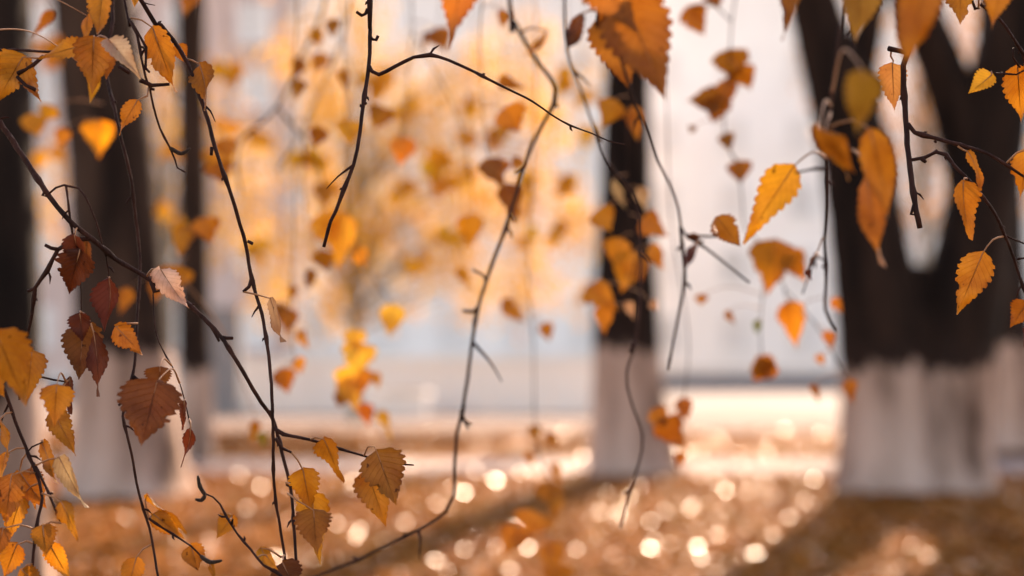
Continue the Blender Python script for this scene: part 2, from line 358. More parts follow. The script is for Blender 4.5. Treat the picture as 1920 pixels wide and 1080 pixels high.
big_tree('single straight dark tree with limewashed foot standing at the edge of the footpath', (G(1186, D), D, 0),
         [(axis(D, 1186, [(1180, 780), (1174, 650), (1173, 400), (1176, 150), (1178, 0), (1182, -250), (1185, -400)]), [.40, .31, .285, .23, .21, .185, .17, .15])], 1.12, (.5, 13.4, 8.0, 2.6, 1.2, 60), seed=12)
D = 11.5
big_tree('huge forked dark tree with several stems rising from one limewashed foot', (G(1705, D), D, 0),
         [(axis(D, 1668, [(1664, 780), (1655, 650), (1632, 480), (1596, 260), (1574, 170), (1540, 60), (1515, -40), (1470, -250), (1440, -400)]), [.44, .37, .35, .31, .28, .27, .21, .19, .16, .13]),
          (axis(D, 1760, [(1768, 780), (1784, 650), (1818, 480), (1852, 300), (1880, 130), (1905, 0), (1940, -250), (1960, -400)]), [.40, .35, .33, .29, .27, .25, .23, .19, .15]),
          ([TP(1590, 260, D), TP(1606, 160, D), TP(1628, 60, D), TP(1640, -40, D), TP(1650, -300, D)], [.19, .13, .10, .09, .08]),
          ([TP(1836, 420, D + .03), TP(1808, 260, D + .05), TP(1768, 130, D + .05), TP(1722, 20, D + .05), TP(1690, -80, D), TP(1640, -350, D)], [.2, .21, .19, .165, .15, .12]),
          ([(G(1712, D), D - .12, 0.0), TP(1708, 800, D - .1), TP(1712, 660, D - .08), TP(1726, 560, D), TP(1738, 500, D)], [.24, .21, .2, .19, .12])],  # unpainted filler; its dark bark stands in for the gap between the trunks
         .99, (3.3, 11.6, 8.2, 3.0, .85, 190), seed=17)  # crown above the view, placed and flattened to shade the near leaves
D = 15.9
big_tree('stout limewashed tree foot half hidden behind the huge forked tree', (G(1880, D), D, 0),
         [(axis(D, 1882, [(1876, 780), (1868, 640), (1862, 400), (1872, 100), (1880, -200)]), [.46, .40, .34, .26, .24, .2])], 1.22, (5.4, 16.2, 7.2, 2.0, 1.5, 22), seed=23)
D = 20.0
big_tree('hidden dark tree added behind the straight tree to shade the near ground', (G(1180, D), D, 0), [(axis(D, 1180, [(1178, 600), (1178, 300), (1180, 0), (1182, -300)]), [.2, .17, .15, .13, .1])], 1.1, (1.9, 20.4, 8.7, 2.6, 1.4, 20), seed=29)  # added out of sight; its high crown dapples the near ground with shade

def yellow_tree(label, base, h, crown, n, per, seed, spread, size=.062, mm='crown_yellow', lean=0):
    t = empty('young_tree', base); tag(t, label, 'tree', 'yellow young trees'); O = base; B = Vector(base)
    path = [B, B + Vector((lean * .3 + .03, 0, h * .3)), B + Vector((lean * .6 - .02, .03, h * .6)), B + Vector((lean, 0, h))]
    mesh_obj('trunk', *rough_trunk([tuple(p) for p in path], [.075, .06, .045, .02], 10, seed), MAT['slim_bark'], t, O)
    rr = random.Random(seed); cs = []; tw = []
    (cx, cy, cz), (rx, ry, rz) = crown
    for i in range(n):
        a = rr.uniform(0, 6.28); q = rr.random() ** .45; zz = rr.uniform(-1, 1)
        c = Vector((cx + math.cos(a) * q * rx, cy + math.sin(a) * q * ry, cz + zz * rz))
        s = B + (path[-1] - B) * max(.22, min(.97, (c.z * rr.uniform(.55, .8)) / h)); m1 = (s * .45 + c * .55) + Vector((0, 0, .3))
        tip = c + Vector((rr.uniform(-.1, .1), rr.uniform(-.1, .1), -rr.uniform(.25, .6)))
        tw.append(tube(smooth_path([s, m1, c, tip], .2), lambda u: .014 * (1 - u) + .003, 5))
        for k in range(4): cs.append(c.lerp(tip, k / 3))
    mesh_obj('limb', *join(tw), MAT['slim_bark'], t, O)
    mesh_obj('crown', *leaf_cloud(cs, per, spread, size, seed, .8), MAT[mm], t, O, False)
yellow_tree('slender tree with drooping golden yellow leaves on the far side of the footpath', (G(664, 22), 22, 0), 6.6, ((-1.5, 22, 4.1), (2.75, 1.2, 2.2)), 150, 20, 31, (.19, .19, .17), .085)
yellow_tree('small yellow leaved tree growing behind the thick leaning tree', (G(312, 18), 18, 0), 5.0, ((-4.9, 18, 3.8), (1.6, .9, 1.2)), 40, 11, 37, (.18, .18, .16), .085)
yellow_tree('pale orange leaved tree growing behind the huge forked tree', (G(1735, 19), 19, 0), 6.0, ((5.5, 19, 4.4), (1.5, .9, 1.6)), 36, 11, 41, (.18, .18, .16), .085, 'crown_orange')

# ------------------------------------------------------------------ fallen leaves and grass on the ground
MAT['litter'] = crown_material('fallen_leaves', [(.15, .042, .007), (.32, .10, .016), (.40, .145, .032), (.19, .053, .009), (.36, .12, .02)], .12, .40, .28)
def litter(name, n, x_of, y0, y1, size, label, lift=.0, tilt=.35, mm='litter', seed=1, skip=True):
    rr = np.random.default_rng(seed); y = y0 + (y1 - y0) * rr.random(n) ** 1.15; x = (rr.random(n) * 2 - 1) * x_of * y
    if skip:
        keep = ~(((y > 13.12) & (y < 15.15)) | ((y > 20.1))) | (rr.random(n) < .07); x, y = x[keep], y[keep]; n = len(x)
    yaw = rr.random(n) * 6.283; tl = rr.normal(0, tilt, (n, 2)); L = size * rr.uniform(.7, 1.3, n); W = L * rr.uniform(.32, .45, n)
    ax = np.stack([np.cos(yaw), np.sin(yaw), tl[:, 0]], 1); ax /= np.linalg.norm(ax, axis=1)[:, None]
    sx = np.stack([-np.sin(yaw), np.cos(yaw), tl[:, 1]], 1); sx -= ax * (sx * ax).sum(1)[:, None]; sx /= np.linalg.norm(sx, axis=1)[:, None]
    nn = np.cross(ax, sx); c = np.stack([x, y, np.full(n, .012 + lift) + rr.random(n) * .025 + .35 * L * np.abs(ax[:, 2])], 1)
    cup = rr.normal(0, .10, n)[:, None] * L[:, None]; L = L[:, None]; W = W[:, None]
    V = np.stack([c - ax * L * .5, c - ax * L * .18 + sx * W + nn * cup, c - ax * L * .15, c - ax * L * .18 - sx * W + nn * cup, c + ax * L * .5 + nn * cup * .5], 1).reshape(-1, 3)
    V[:, 2] = np.maximum(V[:, 2], .009)
    o = (np.arange(n) * 5)[:, None]
    Fc = np.concatenate([o + np.array([[0, 1, 2]]), o + np.array([[0, 2, 3]]), o + np.array([[1, 4, 2]]), o + np.array([[2, 4, 3]])], 1).reshape(-1, 3)
    me = bpy.data.meshes.new(name); me.vertices.add(len(V)); me.vertices.foreach_set('co', V.astype(np.float32).ravel())
    me.loops.add(Fc.size); me.loops.foreach_set('vertex_index', Fc.astype(np.int32).ravel())
    me.polygons.add(len(Fc)); me.polygons.foreach_set('loop_start', np.arange(0, Fc.size, 3, dtype=np.int32)); me.update()
    me.materials.append(MAT[mm]); ob = bpy.data.objects.new(name, me); COL.objects.link(ob); tag(ob, label, 'leaves', kind='stuff'); return ob
n_ = MAT['litter'].node_tree; g_ = next(q for q in n_.nodes if q.type == 'NEW_GEOMETRY'); b_ = next(q for q in n_.nodes if q.type == 'BSDF_PRINCIPLED')
wet = M(n_, 'GREATER_THAN', M(n_, 'FRACT', M(n_, 'MULTIPLY', g_.outputs['Random Per Island'], 57.3)), .78)     # some leaves are wet and shiny
lk(n_, M(n_, 'SUBTRACT', .65, M(n_, 'MULTIPLY', wet, .33)), b_.inputs['Roughness']); lk(n_, M(n_, 'ADD', .02, M(n_, 'MULTIPLY', wet, .36)), b_.inputs['Specular IOR Level'])
litter('leaf_litter', 60000, .48, 5.2, 21, .062, 'brown and orange fallen leaves covering the ground under the trees')
MAT['grass'] = crown_material('dull_grass', [(.10, .075, .018), (.19, .12, .025), (.14, .09, .02), (.24, .13, .03)], .35)
def grass(n, seed=4):
    rr = np.random.default_rng(seed); y = 5.2 + 7.6 * rr.random(n) ** 1.1; x = (rr.random(n) * 2 - 1) * .46 * y
    k = np.sin(x * 1.7 + 1) * np.cos(y * 1.3) + .5 * np.sin(x * 4.1 + y * 2.2) > -.25; x, y = x[k], y[k]; n = len(x)
    yaw = rr.random(n) * 6.283; h = rr.uniform(.03, .08, n); wd = .0035; le = rr.normal(0, .03, (n, 2))
    b0 = np.stack([x - np.cos(yaw) * wd, y - np.sin(yaw) * wd, np.zeros(n)], 1); b1 = np.stack([x + np.cos(yaw) * wd, y + np.sin(yaw) * wd, np.zeros(n)], 1)
    tp = np.stack([x + le[:, 0], y + le[:, 1], h], 1); V = np.stack([b0, b1, tp], 1).reshape(-1, 3); Fc = np.arange(3 * n).reshape(-1, 3)
    me = bpy.data.meshes.new('grass'); me.vertices.add(len(V)); me.vertices.foreach_set('co', V.astype(np.float32).ravel())
    me.loops.add(Fc.size); me.loops.foreach_set('vertex_index', Fc.astype(np.int32).ravel()); me.polygons.add(n); me.polygons.foreach_set('loop_start', np.arange(0, 3 * n, 3, dtype=np.int32)); me.update()
    me.materials.append(MAT['grass']); ob = bpy.data.objects.new('grass', me); COL.objects.link(ob); tag(ob, 'short dull olive grass between the fallen leaves', 'grass', kind='stuff')
grass(30000)

# ------------------------------------------------------------------ the birch that carries the hanging branches (its trunk stands left of the view)
BT = Vector((-2.6, 1.9, 0))
birch = empty('birch_tree', BT); tag(birch, 'white barked birch whose limbs carry the hanging twigs', 'tree')
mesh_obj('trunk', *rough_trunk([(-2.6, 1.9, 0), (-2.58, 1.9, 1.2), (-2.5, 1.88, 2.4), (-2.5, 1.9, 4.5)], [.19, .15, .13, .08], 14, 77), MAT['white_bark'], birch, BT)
LIMBS = []
for yv in (.78, 1.02, 1.5, 1.95, 2.45, 3.1, 3.8):
    pts = [Vector((-2.52, 1.88, 2.0 + .2 * yv)), Vector((-1.9, (yv + 1.9) / 2, 1.75 + .3 * yv)), Vector((-1.0, yv + .03, 1.42 + .36 * yv)), Vector((-.3, yv, 1.38 + .34 * yv)), Vector((.35, yv - .01, 1.36 + .33 * yv)), Vector((.9 + .1 * yv, yv + .02, 1.33 + .31 * yv))]
    pth = smooth_path(pts, .06); LIMBS.append(pth)
    mesh_obj('limb', *tube(pth, lambda u: .024 * (1 - u) ** 1.2 + .004, 9), MAT['twig'], birch, BT)

# ------------------------------------------------------------------ hanging branches in and around the focus plane
OR = (.50, .18, .022); BR = (.30, .104, .02); YE = (.61, .245, .028); TA = (.44, .26, .155); RD = (.12, .027, .012); OL = (.19, .135, .022); BO = (.35, .12, .015); DB = (.175, .056, .016)
PROF_W2 = [.02, .26, .66, .95, 1.0, .95, .80, .56, .33, .15, .06, .004]
PROF_V = [0, .015, .06, .14, .24, .33, .45, .6, .74, .86, .94, 1.0]
PROF_W = [.02, .22, .60, .88, .99, 1.0, .90, .67, .42, .19, .07, .004]
def jit(c, rr, k=.12):
    f = 1 + rr.uniform(-k, k); g = 1 + rr.uniform(-k, k)
    return (min(1, c[0] * f), min(1, c[1] * f * g), c[2] * f)
def make_leaf(parent, O, B, T, W, roll, bend, fold, color, petiole, rr, detail=1, sub=None):
    a = T - B; L = a.length; a.normalize()
    toc = (CAM - (B + T) / 2).normalized(); n0 = (toc - a * toc.dot(a)).normalized(); s0 = a.cross(n0)
    n = n0 * math.cos(roll) + s0 * math.sin(roll); s = a.cross(n)
    W = W / max(.32, abs(math.cos(roll)))
    nv = 40 if detail else 16; nu = 4
    ph1, ph2, asym = rr.uniform(0, 6.28), rr.uniform(0, 6.28), rr.uniform(-.08, .08)
    pk = rr.uniform(.9, 1.12); dl = rr.uniform(.2, 1); tipc = rr.uniform(-.5, .5); fl, fr = fold * rr.uniform(.3, 1.5), fold * rr.uniform(.3, 1.5); notch = rr.uniform(.35, .8), rr.choice((-1, 1)), rr.choice((0, 0, .25, .4))
    V, UVs = [], []; vs = []
    for i in range(nv + 1):
        v = (i / nv) ** 1.0; vs.append(v)
        wv = float(np.interp(v ** pk, PROF_V, PROF_W)) * (1 - dl) + float(np.interp(v ** pk, PROF_V, PROF_W2)) * dl
        for j in range(-nu, nu + 1):
            u = j / nu; ww = wv * (1 + asym * (1 if u > 0 else -1))
            vv = v
            if abs(j) == nu and 0 < i < nv:
                ww *= 1 + (.10, .03, -.07, -.03)[(i + (2 if j < 0 else 0)) % 4] * (1 if detail else .7) + (.035 if i % 2 else -.03) + rr.uniform(-.03, .03)
                vv = v + .010 * (1 if i % 2 else -.4)
                if notch[2] and j * notch[1] > 0 and abs(v - notch[0]) < .035: ww *= 1 - notch[2]
            x = u * ww * W / 2
            z = (fl if u < 0 else fr) * abs(u) * ww * W / 2 + bend * L * (v * v - v * .25) + tipc * L * max(0, v - .55) ** 2 + .055 * L * math.sin(5.5 * v + ph1 + u * 1.2) * u * u + .03 * L * math.sin(10 * v + ph2) * u
            back = .06 * W * abs(u) * (1 - v) ** 3          # lobes reach back past the stalk
            V.append(B + a * (vv * L - back + .03 * L * math.sin(ph2 + 3 * v) * 0) + s * (x + .05 * L * math.sin(2.2 * v + ph1) * v * .6 * 0) + n * z)
            UVs.append((.5 + u / 2, v))
    k = 2 * nu + 1; Fc = []
    for i in range(nv):
        for j in range(2 * nu):
            q = i * k + j; Fc.append((q, q + 1, q + 1 + k, q + k))
    o = mesh_obj('leaf', V, Fc, MAT['leaf'], parent, O, True, UVs)
    o.color = (*color, 1)
    if petiole is not None and len(petiole) > 1:
        # the stalk joins the blade at its base and runs on as the midrib
        pts = [Vector(p) for p in petiole] + [B + a * .015 * L + n * .0003]
        mid = [B + a * L * t + n * (bend * L * (t * t - t * .25) + tipc * L * max(0, t - .55) ** 2 - .0003) for t in (.2, .45, .7)]
        pv = smooth_path(pts + mid, .006)
        st = mesh_obj('leaf_stalk', *tube(pv, lambda u: .00062 * (1 - u) + .00018, 5), MAT['stalk'], o, O)
    return o

NB = [0]
def branch(label, depth, stems, leaves=(), catkins=(), group=None, hang=True, dslope=0.0, lout=None, detail=1):
    """stems: (points in photograph pixels (x, y[, depth offset]), width at start px, width at end px); the first one hangs from a limb"""
    NB[0] += 1; rr = random.Random(100 + NB[0]); ph = rr.uniform(0, 6)
    def W3(p, dz=0.0):
        o = p[2] if len(p) > 2 else 0.0
        return P(p[0], p[1], depth + o + dz + dslope * (p[1] - 540) / 1000 + .012 * math.sin(p[1] * .012 + p[0] * .009 + ph))
    px2m = depth / F
    root = None; allpts = []; parts = []; t = None
    for k, st in enumerate(stems):
        pts, w0, w1 = st[:3]
        p3 = [W3(p) for p in pts]
        lead = None
        if k == 0:
            if hang:
                tan = (p3[0] - p3[1]).normalized(); aim = p3[0] + tan * .22 + Vector((0, 0, .12)) if lout is None else p3[0] + Vector(lout)
                best = min((q for l in LIMBS for q in l), key=lambda q: (q - aim).length)
                lead = [best, best.lerp(p3[0] + tan * .10, .6)]
            root = lead[0] if lead else p3[0]
            t = empty('birch_branch', root); tag(t, label, 'branch', group)
        path = smooth_path((lead or []) + p3, .006 if detail else .015)
        n = len(path); nodes = {int(n * (j + rr.uniform(.2, .8)) / max(3, n // 9)) for j in range(max(3, n // 9))}
        rads = []
        for i in range(n):
            u = i / (n - 1); r = (w0 * (1 - u) + w1 * u) * 1.12 / 2 * px2m
            if i in nodes: r *= 1.38
            rads.append(r * (1 + rr.uniform(-.05, .05)))
        kk = path
        kn = [Vector((rr.uniform(-1, 1), rr.uniform(-1, 1), rr.uniform(-.4, .4))) for _ in range(n // 7 + 3)]     # the twig kinks a little from node to node
        for i in range(1, n - 1):
            f = i / 7; j = int(f); env = min(1, i / 6, (n - 1 - i) / 6)
            kk[i] = kk[i] + (kn[j].lerp(kn[j + 1], f - j) * .75 * env + Vector((rr.uniform(-1, 1), rr.uniform(-1, 1), 0)) * .15) * rads[i]
        parts = [tube(kk, rads, 8)]
        if detail:
            for i in nodes:                    # small pointed buds at the nodes
                if i < 2 or i > n - 3 or rr.random() < .35: continue
                tn = (kk[i + 1] - kk[i - 1]).normalized(); sd_ = tn.cross(Vector((rr.uniform(-.4, .4), 1, rr.uniform(-.4, .4)))).normalized() * rr.choice((-1, 1))
                e = kk[i] + sd_ * rads[i] * .5; g = rr.choice((rr.uniform(.0022, .0040), rr.uniform(.0022, .0040), rr.uniform(.005, .009)))
                parts.append(tube([e, e + (sd_ * .8 + tn * .55) * g * .5, e + (sd_ * .7 + tn * .8) * g], [.0007, .0009, .0002], 6))
            if k == 0 or n > 60:
                for _ in range(max(1, n // 45)):   # hair-thin side shoots
                    i = rr.randrange(n // 5, n - 4); tn = (kk[i + 1] - kk[i - 1]).normalized(); sd_ = (RT * rr.choice((-1, 1)) * rr.uniform(.5, 1) + FW * rr.uniform(-.7, .7)).normalized()
                    if kk[i].z > p3[0].z + .05: continue
                    g = rr.uniform(.010, .034); q1 = kk[i] + (sd_ * .7 + tn * .7) * g * .5; q2 = q1 + (sd_ * .4 + tn * .5 + Vector((0, 0, rr.uniform(-.5, .4)))) * g * .6
                    parts.append(tube(smooth_path([kk[i], q1, q2], .004), lambda u: .0008 * (1 - u) + .0003, 5))
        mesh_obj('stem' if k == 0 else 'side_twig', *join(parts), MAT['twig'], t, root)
        allpts += kk if not lead else [q for q in kk if q.z < p3[0].z + .4]
    for cpts in catkins:
        p3 = smooth_path([W3(p) for p in cpts], .002); w_ = 8 * px2m / 2; n = len(p3)
        mesh_obj('catkin', *tube(p3, [w_ * (.35 + .65 * math.sin(math.pi * min(1, .12 + .86 * i / (n - 1)) ** .8) ** .6) * (1 + .1 * (i % 2)) for i in range(n)], 9), MAT['catkin'], t, root)
    for lf in leaves:
        bx, by, tx, ty, w_, col = lf[:6]; op = lf[6] if len(lf) > 6 else {}
        dz = op.get('d', rr.uniform(-.012, .012)); roll = op.get('roll', rr.uniform(-.45, .45)); bend = op.get('bend', rr.uniform(-.12, .16)); fold = op.get('fold', rr.uniform(.05, .32))
        B = W3((bx, by), dz); T = W3((tx, ty), dz + op.get('td', rr.uniform(-.012, .012)))
        if 'pet' in op: pet = [W3((q[0], q[1]), dz * (1 if i else 0)) for i, q in enumerate(op['pet'])]
        else:
            near = min(allpts, key=lambda q: (q - B).length + .5 * max(0, B.z - q.z)); gap = (B - near)
            pet = [near, near.lerp(B, .5) + Vector((0, 0, .12 * gap.length)) + RT * rr.uniform(-.05, .05) * gap.length]
        make_leaf(t, root, B, T, w_ * px2m * (1.0 if detail else 1.15), roll, bend, fold, jit(col, rr), pet, rr, detail)
    return t

# --- left part of the view, in focus
branch('long dark twig arching down to broad brown and orange leaves over the footpath', 1.0,
  [([(262, 0), (300, 48), (345, 110), (385, 210), (405, 280), (430, 350), (452, 420), (464, 462), (470, 510), (478, 545), (490, 590), (500, 650), (508, 720), (512, 780), (514, 830), (514, 880), (518, 940), (527, 1000), (536, 1062)], 10, 5),
   ([(514, 803), (530, 814), (580, 824), (640, 842), (682, 855), (730, 868), (776, 872)], 6, 2.5),
   ([(472, 522), (466, 538), (456, 547)], 5, 4), ([(464, 452), (474, 457)], 4, 4), ([(397, 276), (396, 291)], 4.5, 4),
   ([(517, 822), (528, 840), (546, 848)], 5, 3)],
  [(607, 822, 645, 907, 38, OR, {'roll': .6, 'pet': [(582, 824), (592, 820)], 'bend': .1}),
   (707, 848, 744, 948, 86, BR, {'roll': .1, 'd': -.02, 'pet': [(683, 854), (690, 838), (702, 837)], 'fold': .1}),
   (688, 882, 724, 986, 70, OR, {'d': .012, 'roll': -.1, 'td': .0}),
   (568, 880, 584, 962, 58, OR, {'roll': .1, 'pet': [(546, 848), (558, 862)], 'd': .0, 'fold': .12}),
   (585, 925, 598, 1060, 62, YE, {'d': .02, 'roll': -.15, 'pet': [(536, 905), (560, 915)]}),
   (588, 956, 594, 1037, 68, BR, {'d': -.02, 'roll': .1, 'pet': [(540, 925), (560, 940)]}),
   (530, 1056, 565, 1125, 56, DB, {'d': -.02}),
   (489, 1027, 513, 1078, 26, YE, {'pet': [(528, 1045), (505, 1030)]}),
   (507, 558, 528, 642, 15, TA, {'roll': 1.1, 'pet': [(456, 547), (480, 552)]}),
   (374, 119, 402, 218, 36, BO, {'roll': .6, 'pet': [(347, 110), (360, 113)], 'bend': .2}),
   (286, 50, 326, 172, 52, OR, {'roll': .4, 'pet': [(246, 34), (266, 38)], 'd': -.01, 'fold': .2}),
   (333, 84, 352, 122, 30, OR, {'d': .015})])
branch('short dark twig hooked at its end, with one thin curled leaf', 1.0,
  [([(232, 0), (240, 35), (255, 65), (264, 110), (272, 145), (280, 165), (288, 200), (300, 240), (318, 275), (328, 298), (333, 315), (348, 323)], 9, 3),
   ([(246, 40), (262, 68), (274, 90), (273, 128), (281, 136)], 4, 3.5), ([(262, 150), (285, 160), (318, 158)], 6, 4), ([(280, 166), (290, 168)], 4, 3), ([(223, 125), (243, 137)], 5, 4)],
  [(258, 188, 220, 252, 32, OR, {'roll': .5, 'pet': [(279, 165), (276, 180), (262, 186)]})],
  [[(318, 277), (340, 288), (357, 278)]])
branch('thin dark twig running down past the leaning tree to small leaves above the litter', 1.05,
  [([(212, 0), (213, 40), (205, 75), (198, 110), (200, 150), (215, 205), (226, 255), (235, 290), (245, 335), (250, 385), (255, 430), (260, 480), (261, 540), (257, 610), (252, 690), (238, 740), (230, 780), (238, 815), (247, 850), (257, 905), (270, 955), (280, 990), (287, 1030), (297, 1085)], 8, 4),
   ([(279, 972), (305, 990), (340, 1012), (358, 1024), (378, 1044)], 4, 2.5), ([(251, 706), (266, 718)], 4, 3), ([(240, 746), (222, 760)], 4, 3)],
  [(287, 963, 348, 1012, 36, OR, {'roll': .2, 'pet': [(281, 972), (284, 966)]}),
   (275, 926, 346, 1004, 13, BO, {'roll': 1.15, 'bend': -.2, 'pet': [(279, 972), (272, 940)]}),
   (358, 1022, 373, 1074, 42, OR, {'roll': .1}),
   (256, 1045, 236, 1118, 40, OR, {'roll': .2, 'pet': [(286, 1020), (268, 1030)]}),
   (394, 1058, 406, 1086, 10, BO, {'roll': .8})],
  [[(377, 1043), (394, 1054), (416, 1051)]], dslope=-.08)
branch('small twig with two dark catkins at its upper tip above the leaf litter', .99,
  [([(560, 1110), (520, 1074), (494, 1060), (470, 1030), (445, 1000), (425, 968), (413, 945), (400, 932), (386, 926)], 5, 3)],
  [(436, 967, 405, 1012, 38, OR, {'roll': .1, 'pet': [(430, 975), (434, 970)], 'bend': .2}), (498, 1040, 522, 1070, 18, YE, {})],
  [[(385, 928), (375, 912), (371, 892)], [(385, 928), (378, 938), (366, 936)]], hang=False)
branch('thick black branch slanting down from the left edge with crumpled dark red leaves', 1.02,
  [([(-30, 180), (0, 228), (40, 290), (85, 358), (130, 415), (172, 448), (215, 485), (260, 512), (300, 538), (345, 565), (390, 605), (420, 640), (445, 680), (465, 715), (487, 755), (503, 775), (515, 802), (528, 850), (545, 915), (550, 960), (556, 1062)], 14, 5),
   ([(84, 358), (80, 366), (86, 368), (105, 352), (120, 347), (148, 353), (160, 370), (180, 415), (190, 450), (203, 500), (206, 540)], 4, 2.5),
   ([(124, 349), (130, 395), (136, 442)], 3.5, 3),
   ([(172, 448), (150, 448), (110, 468), (90, 508), (68, 540), (65, 560), (60, 600), (50, 640), (38, 690), (37, 750)], 8, 4.5),
   ([(110, 468), (95, 465), (84, 459)], 5, 4), ([(68, 540), (52, 546)], 5, 4), ([(415, 632), (425, 634), (437, 634)], 5, 4), ([(392, 605), (402, 622), (411, 640)], 5, 3),
   ([(284, 528), (291, 547), (300, 545), (303, 536)], 6, 4), ([(287, 540), (290, 600), (298, 640), (330, 700), (346, 750), (358, 803)], 2.5, 1.8), ([(136, 442), (150, 520), (152, 585)], 2.2, 1.8),
   ([(537, 908), (548, 914)], 4, 3), ([(500, 772), (514, 771)], 4, 3)],
  [(301, 505, 357, 592, 48, (.85, .60, .42), {'roll': -.2, 'd': -.02, 'bend': .2, 'fold': .35}),  # pale tan colour stands in for a glossy highlight on this leaf
   (140, 440, 150, 510, 40, RD, {'roll': .3, 'fold': .6}), (150, 470, 125, 556, 66, RD, {'d': -.015, 'roll': .2}),
   (163, 452, 160, 520, 26, DB, {'d': .01, 'roll': .5}),
   (150, 588, 156, 640, 44, RD, {'d': -.01, 'fold': .5}), (155, 608, 150, 718, 74, DB, {'roll': .15, 'd': .0}), (176, 622, 191, 744, 32, RD, {'roll': .7, 'd': -.02}),
   (205, 520, 212, 622, 30, RD, {'roll': .8, 'bend': .3, 'fold': .9}),
   (217, 612, 270, 667, 44, OR, {'roll': .2, 'pet': [(258, 606), (236, 606)]}),
   (294, 716, 266, 840, 104, DB, {'roll': .15, 'd': -.08, 'fold': .15}), (300, 690, 300, 732, 50, DB, {'roll': .4, 'd': -.05}),
   (346, 752, 343, 806, 18, RD, {'roll': .8}), (358, 803, 350, 873, 15, RD, {'roll': .9, 'bend': .25})], lout=(-.12, 0, .35))
branch('leafy twig at the left edge crowded with bright orange leaves against the black trunk', .97,
  [([(-60, 560), (-25, 660), (10, 735), (30, 790), (50, 840), (62, 870), (75, 905), (80, 935), (72, 970), (65, 1020), (60, 1075), (58, 1120)], 9, 5),
   ([(62, 868), (85, 910), (105, 955), (115, 981)], 5, 3.5), ([(-10, 640), (40, 690), (70, 705), (100, 712), (124, 716)], 3.5, 2.5), ([(62, 868), (50, 850), (60, 838), (80, 829)], 3, 2)],
  [(-8, 622, 50, 758, 84, BO, {'roll': .2, 'd': -.10, 'fold': .1}), (60, 660, 50, 757, 60, OR, {'d': .0, 'roll': .2}), (-30, 680, 8, 745, 50, OR, {'d': -.05}),
   (106, 724, 102, 800, 58, YE, {'roll': .1, 'd': -.06}), (98, 770, 146, 856, 44, OR, {'roll': .2, 'd': -.01}),
   (0, 785, 30, 852, 14, OR, {'roll': 1.1, 'bend': .3}), (12, 850, -4, 905, 22, YE, {'roll': .9}),
   (78, 829, 110, 907, 28, OR, {'roll': .6, 'bend': .15}), (110, 856, 161, 952, 34, TA, {'roll': .5, 'fold': .5, 'pet': [(64, 874), (90, 862)]}),
   (36, 884, 90, 958, 62, OR, {'roll': -.1, 'd': .01}), (115, 940, 150, 1017, 28, OR, {'roll': .5, 'pet': [(78, 925), (100, 932)]}),
   (22, 890, 8, 990, 56, OR, {'roll': .3, 'd': -.015}), (40, 932, 10, 1024, 46, YE, {'roll': .3, 'd': .01}),
   (80, 985, 88, 1048, 46, BO, {'roll': .1, 'd': -.01}), (92, 1018, 130, 1086, 40, OR, {'roll': .2, 'd': .01}), (32, 1020, 4, 1090, 46, OR, {'roll': .3}),
   (40, 1068, 86, 1108, 38, BO, {}), (6, 990, -10, 1060, 34, BO, {'d': -.02}), (132, 706, 128, 776, 18, RD, {'roll': .7, 'pet': [(124, 716), (130, 712)]}),
   (60, 905, 66, 955, 26, YE, {'d': .02})], lout=(-.1, 0, .75))
branch('twig entering at the upper left with tan leaves spread like wings', .97,
  [([(-60, 60), (-10, 92), (30, 93), (70, 96), (110, 96), (160, 88), (186, 60), (196, 10)], 7, 4), ([(82, 105), (62, 122), (33, 138)], 5, 6), ([(32, 144), (48, 160), (66, 168)], 4, 5)],
  [(44, 106, -8, 190, 74, OR, {'roll': .3, 'pet': [(80, 110), (60, 108)]}), (30, 112, 78, 196, 44, OR, {'roll': -.3, 'd': .01}),
   (158, 84, 68, 108, 36, OR, {'roll': .35, 'd': -.01}), (176, 72, 172, 172, 74, OR, {'roll': .0, 'fold': .3, 'd': -.02}), (192, -14, 184, 70, 46, OR, {'roll': .3, 'd': -.03}),
   (203, 74, 263, 142, 44, (.62, .42, .32), {'roll': -.3, 'fold': .5, 'd': -.02}), (205, 90, 200, 150, 34, BO, {'roll': .4, 'd': .01}), (165, 30, 160, 80, 26, OR, {'roll': .5, 'd': .1}), (178, 140, 170, 192, 26, YE, {'d': .15}),
   (258, -30, 252, 16, 26, YE, {'d': .01}), (100, 20, 60, 70, 30, BO, {'d': .35})], lout=(-.1, 0, .35))

